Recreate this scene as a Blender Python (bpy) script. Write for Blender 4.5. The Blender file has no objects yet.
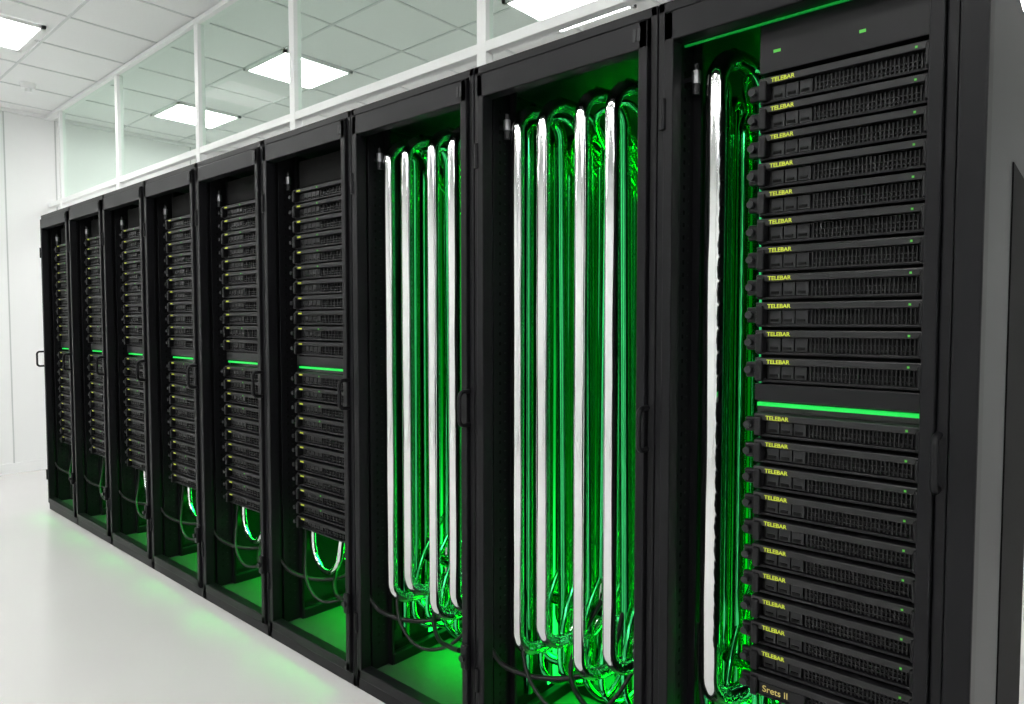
import bpy, bmesh, math, random
from mathutils import Vector, Matrix
random.seed(4)
sc = bpy.context.scene
sc.view_settings.view_transform = 'Standard'

# ---------------------------------------------------------------- materials
def mat(name, col, rough=0.5, metal=0.0, emit=None, estr=0.0, spec=0.5, bump=None, noise=None):
    m = bpy.data.materials.new(name); m.use_nodes = True
    nt = m.node_tree; b = nt.nodes['Principled BSDF']
    b.inputs['Base Color'].default_value = (*col, 1)
    b.inputs['Roughness'].default_value = rough
    b.inputs['Metallic'].default_value = metal
    b.inputs['Specular IOR Level'].default_value = spec
    if emit:
        b.inputs['Emission Color'].default_value = (*emit, 1)
        b.inputs['Emission Strength'].default_value = estr
    if noise:
        sc_, c2, r2 = noise
        tc = nt.nodes.new('ShaderNodeTexCoord')
        n = nt.nodes.new('ShaderNodeTexNoise'); n.inputs['Scale'].default_value = sc_; n.inputs['Detail'].default_value = 5
        nt.links.new(tc.outputs['Object'], n.inputs['Vector'])
        mx = nt.nodes.new('ShaderNodeMix'); mx.data_type = 'RGBA'
        mx.inputs[6].default_value = (*col, 1); mx.inputs[7].default_value = (*c2, 1)
        nt.links.new(n.outputs['Fac'], mx.inputs[0]); nt.links.new(mx.outputs[2], b.inputs['Base Color'])
        mr = nt.nodes.new('ShaderNodeMapRange')
        mr.inputs['To Min'].default_value = rough; mr.inputs['To Max'].default_value = r2
        nt.links.new(n.outputs['Fac'], mr.inputs['Value']); nt.links.new(mr.outputs['Result'], b.inputs['Roughness'])
    if bump:
        sx, sy, sz, st = bump
        tc = nt.nodes.new('ShaderNodeTexCoord'); mp = nt.nodes.new('ShaderNodeMapping')
        mp.inputs['Scale'].default_value = (sx, sy, sz)
        n2 = nt.nodes.new('ShaderNodeTexNoise'); n2.inputs['Scale'].default_value = 1.0; n2.inputs['Detail'].default_value = 1
        nt.links.new(tc.outputs['Object'], mp.inputs[0]); nt.links.new(mp.outputs[0], n2.inputs['Vector'])
        bp = nt.nodes.new('ShaderNodeBump'); bp.inputs['Strength'].default_value = 1.0; bp.inputs['Distance'].default_value = st
        nt.links.new(n2.outputs['Fac'], bp.inputs['Height']); nt.links.new(bp.outputs['Normal'], b.inputs['Normal'])
    return m

M = {}
M['black'] = mat('powder_coat_black', (0.0055, 0.0055, 0.0066), 0.36, spec=0.16, noise=(6, (0.008, 0.008, 0.0092), 0.44))
M['inner'] = mat('interior_black_gloss', (0.010, 0.012, 0.011), 0.22, spec=0.45)
M['tray'] = mat('rack_floor_metal', (0.035, 0.055, 0.04), 0.4, spec=0.3)
M['rear'] = mat('rear_panel_metal', (0.05, 0.055, 0.052), 0.35, spec=0.5)
M['bezel'] = mat('server_bezel_black', (0.006, 0.006, 0.007), 0.38, spec=0.22)
M['bezel2'] = mat('server_bezel_grey', (0.014, 0.0145, 0.016), 0.42, spec=0.3)
M['lip'] = mat('server_lip', (0.010, 0.010, 0.011), 0.3, spec=0.35)
M['mesh'] = mat('vent_dark', (0.003, 0.003, 0.003), 0.7, spec=0.1)
M['rubber'] = mat('hose_rubber', (0.006, 0.006, 0.006), 0.42, spec=.3)
M['chrome'] = mat('polished_chrome', (0.78, 0.79, 0.79), 0.08, 1.0, bump=(55, 55, 2.5, .0022))
M['greenlit'] = mat('green_lit_chrome', (0.05, 0.62, 0.19), 0.10, 1.0)  # chrome tubes with the green light of the racks put into their colour
M['steel'] = mat('brushed_steel', (0.25, 0.25, 0.26), 0.35, 1.0)
M['led'] = mat('green_led_strip', (0, 0.3, 0.05), 0.5, emit=(0.0, 0.60, 0.045), estr=0.9)
M['led_low'] = mat('green_led_line', (0, 0.2, 0.03), 0.5, emit=(0.0, 0.5, 0.04), estr=0.25)
M['dot'] = mat('green_indicator', (0, 0.2, 0.03), 0.5, emit=(0.2, 0.8, 0.05), estr=0.4)
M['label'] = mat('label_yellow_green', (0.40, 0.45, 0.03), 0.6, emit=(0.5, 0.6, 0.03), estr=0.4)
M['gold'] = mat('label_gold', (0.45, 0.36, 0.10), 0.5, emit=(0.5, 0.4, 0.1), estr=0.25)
M['white'] = mat('white_powder_coat', (0.86, 0.87, 0.865), 0.4)
M['wall'] = mat('wall_white_panel', (0.84, 0.85, 0.845), 0.45, noise=(1.2, (0.86, 0.87, 0.865), 0.5))
M['joint'] = mat('wall_joint_grey', (0.55, 0.57, 0.56), 0.6)
M['ceil'] = mat('ceiling_tile', (0.87, 0.88, 0.875), 0.8, noise=(90, (0.83, 0.84, 0.835), 0.85))
M['tbar'] = mat('ceiling_tbar', (0.68, 0.70, 0.70), 0.5)
M['floor'] = mat('floor_resin', (0.58, 0.57, 0.565), 0.14, noise=(0.9, (0.65, 0.64, 0.63), 0.28))
M['lamp'] = mat('lamp_diffuser', (0.9, 0.9, 0.9), 0.5, emit=(1, 1, 0.98), estr=21)
M['sidegrey'] = mat('side_panel_grey', (0.020, 0.021, 0.023), 0.42, spec=0.3)

def glassmat():
    m = bpy.data.materials.new('containment_glass'); m.use_nodes = True
    nt = m.node_tree; nt.nodes.clear()
    o = nt.nodes.new('ShaderNodeOutputMaterial')
    t = nt.nodes.new('ShaderNodeBsdfTransparent'); t.inputs['Color'].default_value = (0.93, 0.985, 0.95, 1)
    g = nt.nodes.new('ShaderNodeBsdfGlossy'); g.inputs['Roughness'].default_value = 0.02
    mx = nt.nodes.new('ShaderNodeMixShader'); mx.inputs[0].default_value = 0.004
    nt.links.new(t.outputs[0], mx.inputs[1]); nt.links.new(g.outputs[0], mx.inputs[2]); nt.links.new(mx.outputs[0], o.inputs[0])
    return m
M['glass'] = glassmat()

def glow_sheet(name, lo, hi):
    # added glowing sheet imitating green rack light: brighter low down, streaked upright
    m = bpy.data.materials.new(name); m.use_nodes = True
    nt = m.node_tree; b = nt.nodes['Principled BSDF']
    b.inputs['Base Color'].default_value = (0.01, 0.05, 0.015, 1); b.inputs['Roughness'].default_value = 0.3
    b.inputs['Emission Color'].default_value = (0.008, 1.0, 0.085, 1)
    tc = nt.nodes.new('ShaderNodeTexCoord'); sp = nt.nodes.new('ShaderNodeSeparateXYZ')
    nt.links.new(tc.outputs['Object'], sp.inputs[0])
    mr = nt.nodes.new('ShaderNodeMapRange'); mr.interpolation_type = 'SMOOTHSTEP'
    mr.inputs['From Min'].default_value = 0.1; mr.inputs['From Max'].default_value = 1.1
    mr.inputs['To Min'].default_value = hi; mr.inputs['To Max'].default_value = lo
    nt.links.new(sp.outputs['Z'], mr.inputs['Value'])
    wv = nt.nodes.new('ShaderNodeTexNoise'); wv.inputs['Scale'].default_value = 1.0; wv.inputs['Detail'].default_value = 2
    mp = nt.nodes.new('ShaderNodeMapping'); mp.inputs['Scale'].default_value = (14, 14, 0.8)
    nt.links.new(tc.outputs['Object'], mp.inputs[0]); nt.links.new(mp.outputs[0], wv.inputs['Vector'])
    m2 = nt.nodes.new('ShaderNodeMapRange'); m2.inputs['From Min'].default_value = .35; m2.inputs['From Max'].default_value = .65
    m2.inputs['To Min'].default_value = .25; m2.inputs['To Max'].default_value = 1.7
    nt.links.new(wv.outputs['Fac'], m2.inputs['Value'])
    mu = nt.nodes.new('ShaderNodeMath'); mu.operation = 'MULTIPLY'
    nt.links.new(mr.outputs['Result'], mu.inputs[0]); nt.links.new(m2.outputs['Result'], mu.inputs[1])
    nt.links.new(mu.outputs[0], b.inputs['Emission Strength'])
    return m
M['glow_tube'] = glow_sheet('rear_glow_sheet', 1.4, 6.0)
M['glow_side'] = glow_sheet('side_glow_sheet', 0.40, 2.3)
M['glow_srv'] = glow_sheet('rear_glow_sheet_low', 0.05, 2.8)

# ---------------------------------------------------------------- mesh builder
class MB:
    def __init__(s):
        s.bm = bmesh.new(); s.mats = []
    def mi(s, m):
        if m not in s.mats: s.mats.append(m)
        return s.mats.index(m)
    def box(s, x0, x1, y0, y1, z0, z1, m, bev=0.0):
        b = bmesh.new()
        bmesh.ops.create_cube(b, size=1.0)
        for v in b.verts:
            v.co = Vector(((x0+x1)/2 + v.co.x*(x1-x0), (y0+y1)/2 + v.co.y*(y1-y0), (z0+z1)/2 + v.co.z*(z1-z0)))
        if bev > 0:
            bmesh.ops.bevel(b, geom=b.edges[:], offset=bev, segments=2, affect='EDGES', profile=0.5)
        s._merge(b, m)
    def cyl(s, c, axis, r, L, m, seg=16, r2=None):
        b = bmesh.new()
        bmesh.ops.create_cone(b, cap_ends=True, segments=seg, radius1=r, radius2=r if r2 is None else r2, depth=L)
        q = Vector((0, 0, 1)).rotation_difference(Vector(axis).normalized())
        bmesh.ops.transform(b, matrix=Matrix.Translation(c) @ q.to_matrix().to_4x4(), verts=b.verts[:])
        s._merge(b, m)
    def _merge(s, b, m):
        i = s.mi(m); vm = {}
        for v in b.verts: vm[v] = s.bm.verts.new(v.co)
        for f in b.faces:
            nf = s.bm.faces.new([vm[v] for v in f.verts]); nf.material_index = i
        b.free()
    def mesh(s, name):
        bmesh.ops.recalc_face_normals(s.bm, faces=s.bm.faces[:])
        me = bpy.data.meshes.new(name); s.bm.to_mesh(me); s.bm.free()
        for m in s.mats: me.materials.append(M[m])
        return me
    def obj(s, name, parent=None, loc=(0, 0, 0)):
        return add(name, s.mesh(name), parent, loc)

def add(name, data, parent=None, loc=(0, 0, 0), rot=None):
    o = bpy.data.objects.new(name, data); sc.collection.objects.link(o)
    o.location = loc
    if rot: o.rotation_euler = rot
    if parent: o.parent = parent
    return o

def fillet(pts, r):
    pts = [Vector(p) for p in pts]; out = [pts[0]]
    for i in range(1, len(pts)-1):
        p = pts[i]; a = pts[i-1]-p; c = pts[i+1]-p
        ri = min(r, a.length*0.499 if i > 1 else a.length*0.98, c.length*0.499 if i < len(pts)-2 else c.length*0.98)
        p0 = p + a.normalized()*ri; p3 = p + c.normalized()*ri
        k = 0.5523
        p1 = p0.lerp(p, k); p2 = p3.lerp(p, k)
        N = 10
        for j in range(N+1):
            t = j/N
            out.append((1-t)**3*p0 + 3*(1-t)**2*t*p1 + 3*(1-t)*t*t*p2 + t**3*p3)
    out.append(pts[-1]); return out

def tubes(name, paths, m, parent=None, res=6):
    cu = bpy.data.curves.new(name, 'CURVE'); cu.dimensions = '3D'
    cu.bevel_depth = 1.0; cu.bevel_resolution = res; cu.use_fill_caps = True
    for pts, r in paths:
        sp = cu.splines.new('POLY'); sp.points.add(len(pts)-1)
        for q, p in zip(sp.points, pts):
            q.co = (*p, 1); q.radius = r
        sp.use_smooth = True
    cu.materials.append(M[m])
    return add(name, cu, parent)

def smoothpath(ctrl, n=12):
    P = [Vector(p) for p in ctrl]; P = [P[0]*2-P[1]] + P + [P[-1]*2-P[-2]]
    out = []
    for i in range(1, len(P)-2):
        for j in range(n):
            t = j/n
            out.append(0.5*((2*P[i]) + (-P[i-1]+P[i+1])*t + (2*P[i-1]-5*P[i]+4*P[i+1]-P[i+2])*t*t + (-P[i-1]+3*P[i]-3*P[i+1]+P[i+2])*t**3))
    out.append(P[-2]); return out

def area(name, parent, loc, rot, sx, sy, energy, spread=180):  # green fill light added inside a rack, no fixture modelled
    l = bpy.data.lights.new(name, 'AREA'); l.shape = 'RECTANGLE'; l.size = sx; l.size_y = sy
    l.energy = energy; l.color = (0.004, 1.0, 0.05); l.spread = math.radians(spread)
    return add(name, l, parent, loc, rot)

# ---------------------------------------------------------------- room
CZ = 3.15
XL, XR, YF, YB = -7.17, 3.6, -4.6, 5.2
def simple(name, *a, m='wall'):
    b = MB(); b.box(*a, m); return b.obj(name)
simple('floor', XL-.1, XR+.1, YF-.1, YB+.1, -.1, 0, m='floor')
simple('wall_left', XL-.1, XL, YF, YB, 0, CZ)
simple('wall_right', XR, XR+.1, YF, YB, 0, CZ)
simple('wall_back', XL, XR, YB, YB+.1, 0, CZ)
simple('wall_front', XL, XR, YF-.1, YF, 0, CZ)
b = MB(); b.box(XL, XL+.012, YF, YB, 0, .09, 'white'); b.obj('baseboard_left')
b = MB(); b.box(XL, XR, YB-.012, YB, 0, .09, 'white'); b.obj('baseboard_back')
for i, y in enumerate([-3.45, -2.25, -1.05, .15, .53, 1.73, 2.93, 4.13]):
    b = MB(); b.box(XL, XL+.004, y-.005, y+.005, .09, CZ, 'joint'); b.obj('trim_%d' % (i+1))
b = MB(); b.box(XL, XL+.03, YF, YB, CZ-.03, CZ, 'white'); b.obj('trim_9')

ceil = simple('ceiling', XL-.1, XR+.1, YF-.1, YB+.1, CZ, CZ+.1, m='ceil')
g = MB()
T = .55
v = -4.2 + math.ceil((XL+4.2)/T)*T
while v < XR:
    g.box(v-.007, v+.007, YF, YB, CZ-.006, CZ+.001, 'tbar'); v += T
v = 1.05 + T*math.ceil((YF-1.05)/T)
while v < YB:
    g.box(XL, XR, v-.007, v+.007, CZ-.006, CZ+.001, 'tbar'); v += T
g.obj('tbar_grid', ceil)
def lamp(s0, d0, ds=T, dd=T):
    x1 = -s0; x0 = -s0-ds; y0 = d0-1.45; y1 = y0+dd
    b = MB()
    cx, cy = (x0+x1)/2, (y0+y1)/2
    hx, hy = (x1-x0)/2-.012, (y1-y0)/2-.012
    b.box(-hx, hx, -hy, hy, -.004, .008, 'lamp')
    for a in (-1, 1):
        b.box(a*hx-.012, a*hx+.012, -hy-.012, hy+.012, -.012, .006, 'white')
        b.box(-hx-.012, hx+.012, a*hy-.012, a*hy+.012, -.012, .006, 'white')
    b.obj('ceiling_light_panel', None, (cx, cy, CZ-.008))
for s0, d0 in [(4.2, 2.5), (5.85, 2.5), (5.0, .80), (2.1, 2.95), (1.9, 3.60), (2.8,5.5), (4.3,5.5), (5.8,5.5), (.3,4.5), (-1.2,2.5),
               (1.8, -.5), (3.3, -.5), (4.8, -.5), (6.3, -.5), (.3, -.5), (-1.2, -.5), (-2.7, -.5),
               (1.8, -2.0), (3.3, -2.0), (4.8, -2.0), (.3, -2.0), (-1.2, -2.0), (-2.7, -2.0), (6.3,-2.0)]:
    lamp(s0, d0)
b = MB(); b.cyl((0, 0, -.02), (0, 0, 1), .045, .04, 'white', 24, .055); b.cyl((0, 0, -.05), (0, 0, 1), .022, .03, 'white', 16)
b.obj('smoke_detector', None, (-6.3, .12, CZ))

# ---------------------------------------------------------------- overhead containment
PY = .48; H = 2.06
cf = add('containment_frame', None)
b = MB()
posts = [6.80, 5.50, 4.20, 3.14, 1.82, .45]
for s in posts:
    b.box(-s-.024, -s+.024, PY-.022, PY+.022, H, CZ, 'white', .003)
b.box(XL+.01, .3, PY-.03, PY+.03, CZ-.035, CZ-.007, 'white')
b.box(XL+.01, 0, PY-.02, PY+.02, 2.34, 2.38, 'white', .003)
b.box(XL+.01, 0, PY-.02, PY+.02, 2.22, 2.25, 'white', .003)
b.obj('rails_and_posts', cf)
b = MB()
for a, c in zip(posts[:-1], posts[1:]):
    b.box(-a+.022, -c-.022, PY-.003, PY+.003, 2.37, CZ-.035, 'glass')
b.obj('glass_panes', cf)

# ---------------------------------------------------------------- server stack meshes
PITCH = .0605
def unit(b, z, w, detailed, pitch):
    h = pitch-.006
    b.box(0, w, .012, .5, z+.002, z+h, 'bezel')
    b.box(.004, w-.004, -.012, .014, z+h-.015, z+h, 'lip' if detailed else 'bezel', .002)
    b.box(.004, w-.004, -.004, .014, z+.001, z+.007, 'bezel', .0015)
    n = 3 if detailed else 5
    x0 = .03; bw = .028
    for i in range(n):
        xx = x0 + i*bw
        b.box(xx, xx+bw-.003, .002, .014, z+.009, z+h-.018, 'bezel2' if detailed else 'bezel')
        b.box(xx+.003, xx+bw-.009, -.001, .004, z+.013, z+.018, 'mesh')
    vx0 = x0+n*bw+.004; vx1 = w-.035
    b.box(vx0, vx1, .009, .013, z+.008, z+h-.016, 'mesh')
    m = int((vx1-vx0)/(.0075 if detailed else .02))
    for i in range(m+1):
        xx = vx0 + (vx1-vx0)*i/m
        b.box(xx-.0012, xx+.0012, .003, .010, z+.008, z+h-.016, 'bezel2')
    for zz in (z+.015, z+.0245):
        b.box(vx0, vx1, .003, .010, zz-.0009, zz+.0009, 'bezel2')
    b.box(w-.026, w-.010, -.020, .012, z+.004, z+h-.004, 'bezel', .004)
    b.box(w-.012, w+.004, -.010, .012, z+.001, z+h, 'bezel2', .003)
    b.box(.006, .022, -.020, .012, z+.004, z+h-.006, 'bezel', .004)
    b.box(-.020, .006, -.004, .012, z+.010, z+h-.010, 'bezel', .004)
    b.cyl((-.010, -.010, z+h/2), (0, 1, 0), .008, .018, 'bezel2', 12)
    b.box(w-.044, w-.040, -.0135, -.011, z+h-.011, z+h-.007, 'dot')

def stack(name, w, nup, nlo, detailed):
    b = MB()
    tops = []
    for i in range(nup):
        z = 1.853 - (i+1)*PITCH; unit(b, z, w, detailed, PITCH); tops.append(z+PITCH-.006)
    pl = .0585
    for i in range(nlo):
        z = 1.125 - (i+1)*pl; unit(b, z, w, detailed, pl); tops.append(z+pl-.006)
    b.box(0, w, 0, .02, 1.147, 1.184, 'bezel', .002)
    b.box(0, w, .02, .05, 1.115, 1.15, 'inner')
    b.box(.004, w-.004, .006, .02, 1.134, 1.142, 'led')
    b.box(0, w, .0 if detailed else .02, .04, 1.860, 1.965, 'bezel' if detailed else 'mesh', .002)
    b.box(0.003, w-.003, .03, .495, .49, 1.86, 'mesh')
    if detailed:
        b.box(.03, .045, -.001, .001, 1.90, 1.906, 'dot')
        b.box(.20, .212, -.001, .001, 1.895, 1.901, 'dot')
    else:
        for t in tops:
            b.box(.034, .056, -.0135, -.011, t-.011, t-.006, 'label')
            if random.random() < .5: b.box(.17, .176, -.0135, -.011, t-.012, t-.007, 'dot')
    return b.mesh(name), tops
st_far, _ = stack('server_stack_wide', .42, 11, 11, False)
st_near, tops_near = stack('server_stack_narrow', .345, 11, 11, True)

# ---------------------------------------------------------------- rack frame mesh
W = .6; DEP = 1.0
def rack_frame():
    b = MB()
    b.box(.0, W, .02, DEP, .0, .035, 'black')
    b.box(.0, W, .02, DEP, 2.02, H, 'black', .004)
    b.box(.01, W-.01, .05, DEP, .035, .05, 'tray')
    b.box(.0, .010, .02, DEP, .03, 2.03, 'inner')
    b.box(W-.010, W, .02, DEP, .03, 2.03, 'inner')
    b.box(.0, W, DEP-.012, DEP, .03, 2.03, 'rear')
    for x0, x1 in ((.001, .020), (W-.020, W-.001)):
        b.box(x0, x1, .0, .05, .0, H, 'black', .003)
    b.box(.001, W-.001, .0, .05, 2.035, H, 'black', .003)
    b.box(.001, W-.001, .0, .05, .0, .045, 'black', .003)
    for x0, x1 in ((.0215, .046), (W-.046, W-.0215)):
        b.box(x0, x1, -.012, .03, .05, 2.03, 'black', .003)
    b.box(.0215, W-.0215, -.012, .03, 1.965, 2.03, 'black', .003)
    b.box(.0215, W-.0215, -.012, .03, .05, .085, 'black', .003)
    for sx in (0, 1):
        b.box(.010 if sx == 0 else W-.03, .03 if sx == 0 else W-.010, .05, .13, .05, 2.02, 'black', .002)
        b.box(.010 if sx == 0 else W-.05, .05 if sx == 0 else W-.010, .125, .135, .05, 2.02, 'black')
    z = .14
    while z < 1.95:
        b.box(.0295, .0306, .075, .083, z, z+.010, 'mesh')
        b.box(.0295, .0306, .098, .106, z+.004, z+.008, 'bezel2')
        z += .030
    b.box(.03, .055, .13, .95, .05, .09, 'black', .003)
    b.box(W-.055, W-.03, .13, .95, .05, .09, 'black', .003)
    b.box(.03, W-.03, .42, .45, .05, .09, 'black', .003)
    b.box(W-.060, W-.052, -.0135, -.012, 1.985, 2.015, 'bezel2')
    b.box(W-.048, W-.040, -.0135, -.012, 1.985, 2.015, 'bezel2')
    for z in (.25, 1.8):
        b.cyl((.021, -.012, z), (0, 0, 1), .007, .07, 'black', 12)
    b.box(W-.040, W-.012, -.026, -.010, .27, .345, 'black', .005)
    b.cyl((W-.026, -.03, .308), (0, 1, 0), .010, .012, 'bezel2', 14)
    return b.mesh('rack_frame')
frame_me = rack_frame()

hp = fillet([(0, -.008, 1.015), (0, -.050, 1.015), (0, -.050, 1.115), (0, -.008, 1.115)], .018)
hcu = None

def rack(i, kind):
    global hcu
    xr = -(.212+.6*i); xl = xr-.6
    e = add('server_rack', None, None, (xl, 0, 0))
    add('frame', frame_me, e)
    if hcu is None:
        o = tubes('pull_handle', [(hp, .0065)], 'black', e, 4); hcu = o.data
    else:
        o = add('pull_handle', hcu, e)
    o.location.x = W-.014
    if i == 8:
        add('pull_handle', hcu, e, (.012, 0, 0))
    b = MB()
    if kind in ('tubes', 'near'):
        b.box(.02, W-.02, .960, .968, .09, 1.93, 'glow_tube')  # added glow sheets, rear and left wall, for green between the tubes
        b.box(.011, .014, .34, .95, .09, 1.90, 'glow_side')
        if kind == 'near': b.box(.05, W-.05, .034, .040, 1.960, 1.964, 'led_low')
        area('base_fill', e, (.3, .55, .27), (0, 0, 0), .5, .7, 13, 90)
        area('base_upfill', e, (.3, .66, .10), (math.radians(180), 0, 0), .5, .25, 11, 120)
        area('top_fill', e, (.3, .62, 1.99), (0, 0, 0), .5, .25, 6, 120)
    else:
        b.box(.02, W-.02, .960, .968, .09, 1.93, 'glow_srv')  # added glow sheet behind the servers
        area('base_fill', e, (.3, .50, .455), (0, 0, 0), .5, .7, 14, 90)  # added fills, so the rack floor glows green
        area('base_upfill', e, (.3, .76, .10), (math.radians(180), 0, 0), .5, .25, 4, 120)
    b.obj('rack_glow_panels', e)
    R = .0200
    P = []; G = []
    if kind in ('tubes', 'near'):
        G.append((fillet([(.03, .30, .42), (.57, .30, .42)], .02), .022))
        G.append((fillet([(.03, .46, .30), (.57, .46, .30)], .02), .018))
        n = 11 if kind == 'tubes' else 10
        for j in range(n):
            x = .085 + j*.046
            o = (j % 2)*.05
            y0 = .40 if (kind == 'tubes' or x > .21) else .30
            if kind == 'near' and x > .21: y0 = .60
            dy = .20 if y0 < .5 else .12
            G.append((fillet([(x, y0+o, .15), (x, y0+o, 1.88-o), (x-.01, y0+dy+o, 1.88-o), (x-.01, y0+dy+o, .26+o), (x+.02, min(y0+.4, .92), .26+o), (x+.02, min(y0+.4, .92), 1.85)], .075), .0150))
        ys = [.19 + .052*k for k in range(14)]
        for k in range(0, 14, 2):
            ya, yb = ys[k], ys[k+1]
            zt = 1.93 - .03*(k % 4)/2; zb = .24 + .05*((k//2) % 2)
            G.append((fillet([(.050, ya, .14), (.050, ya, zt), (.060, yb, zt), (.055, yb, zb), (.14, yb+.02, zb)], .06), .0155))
        # looping coolant hoses low down and under the roof
        m = 6 if kind == 'tubes' else 3
        for k in range(m):
            x = .09 + k*.075
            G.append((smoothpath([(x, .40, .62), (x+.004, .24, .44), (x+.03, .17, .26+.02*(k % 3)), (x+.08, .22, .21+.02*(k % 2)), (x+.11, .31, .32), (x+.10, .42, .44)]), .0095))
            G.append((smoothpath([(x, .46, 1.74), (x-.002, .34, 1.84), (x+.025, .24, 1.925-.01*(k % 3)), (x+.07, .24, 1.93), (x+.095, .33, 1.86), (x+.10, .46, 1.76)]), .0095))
    if kind == 'tubes':
        for j, x in enumerate((.083, .179, .313, .412)):
            zb = .31 if j % 2 == 0 else .36
            yf = .10; zt = 1.955
            P.append((fillet([(x+.012, .165, zt-.006), (x, yf, zt-.012), (x, yf, zb), (x+.06, .32, zb), (x+.06, .32, zb+.16)], .07), R))
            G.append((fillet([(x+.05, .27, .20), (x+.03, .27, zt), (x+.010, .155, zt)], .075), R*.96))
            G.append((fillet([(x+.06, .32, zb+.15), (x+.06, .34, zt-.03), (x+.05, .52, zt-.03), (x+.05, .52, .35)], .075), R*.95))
    elif kind == 'near':
        x = .10
        P.append((fillet([(x+.014, .165, 1.950), (x, .10, 1.945), (x, .10, .385), (x+.08, .32, .385), (x+.08, .32, .53)], .075), .025))
        G.append((fillet([(x+.07, .27, .20), (x+.04, .27, 1.955), (x+.012, .155, 1.955)], .075), .022))
        G.append((fillet([(x+.08, .32, .52), (x+.08, .34, 1.9), (x+.06, .50, 1.9), (x+.06, .50, .35)], .075), .022))
    else:
        P.append((fillet([(.065, .17, 1.0), (.065, .17, .29), (.27, .15, .27), (.27, .18, .47)], .10), .013))
        G.append((fillet([(.085, .30, 1.15), (.085, .30, .27), (.25, .26, .27), (.25, .26, .47)], .09), .014))
        G.append((fillet([(.03, .45, .36), (.57, .45, .36)], .02), .015))
        G.append((fillet([(.12, .62, 1.0), (.12, .62, .20), (.45, .62, .20), (.45, .62, .45)], .12), .016))
        if i == 5:
            P.append((fillet([(.52, .03, 1.12), (.52, .03, 1.90), (.52, .05, 1.93)], .02), .014))
    tubes('cooling_tubes', P, 'chrome', e, 6)
    tubes('return_tubes', G, 'greenlit', e, 5)
    Q = []
    Q.append((smoothpath([(.52, .01, .30), (.44, .05, .27), (.33, .10, .245), (.24, .16, .27), (.22, .22, .34), (.27, .28, .47)]), .008))
    Q.append((smoothpath([(.035, .03, .335), (.07, .06, .28), (.15, .12, .25), (.26, .18, .27), (.34, .22, .35), (.36, .26, .47)]), .008))
    Q.append((smoothpath([(.04, .16, .55), (.07, .13, .36), (.14, .09, .25), (.26, .08, .20), (.38, .12, .24), (.44, .20, .36), (.45, .26, .47)]), .006))
    tubes('rubber_hoses', Q, 'rubber', e, 4)
    b = MB()
    b.cyl((.058, .08, 1.90), (0, 0, 1), .011, .03, 'steel', 16)
    b.cyl((.058, .08, 1.875), (0, 0, 1), .009, .03, 'bezel2', 12)
    b.cyl((.058, .08, 1.922), (0, 0, 1), .006, .02, 'bezel2', 12)
    b.box(.028, .058, .076, .084, 1.893, 1.903, 'black')
    b.obj('valve_fitting', e)
    if kind == 'servers':
        add('server_stack', st_far, e, (.14, .06, 0))
    if kind == 'near':
        SX = .222
        add('server_stack', st_near, e, (SX, .05, 0))
        cu = bpy.data.curves.new('label_text', 'FONT'); cu.body = 'TELEBAR'; cu.size = .0125; cu.extrude = .0003; cu.offset = .0002
        cu.materials.append(M['label'])
        for t in tops_near[:-1]:
            add('label_text', cu, e, (SX+.030, .05-.0126, t-.0125), (math.pi/2, 0, 0))
        cu2 = bpy.data.curves.new('plate_text', 'FONT'); cu2.body = 'Srets II'; cu2.size = .020; cu2.extrude = .0003
        cu2.materials.append(M['gold'])
        t = tops_near[-1]
        bb = MB(); bb.box(0, .10, 0, .012, 0, .026, 'bezel', .002); bb.obj('name_plate', e, (.247, .036, t-.040))
        add('plate_text', cu2, e, (.255, .0355, t-.034), (math.pi/2, 0, 0))
        bb = MB()
        bb.box(W, W+.044, -.004, .06, 0, H, 'black', .004)
        bb.box(W, W+.040, .06, DEP+.07, 0, H, 'sidegrey', .003)
        bb.box(W+.0395, W+.043, .46, DEP+.06, .02, 1.68, 'mesh', .001)
        bb.obj('side_panel', e)
    return e
for i in range(9):
    rack(i, 'near' if i == 0 else ('tubes' if i in (1, 2) else 'servers'))

# ---------------------------------------------------------------- camera
cam = bpy.data.cameras.new('camera'); cam.lens = 24.0; cam.sensor_width = 36; cam.clip_start = .02
co = add('camera', cam, None, (0, -1.45, 1.32), (math.radians(87.5), 0, math.radians(41.1)))
sc.camera = co
w = bpy.data.worlds.new('world'); sc.world = w; w.use_nodes = True
w.node_tree.nodes['Background'].inputs[0].default_value = (.8, .85, .85, 1)
w.node_tree.nodes['Background'].inputs[1].default_value = .3
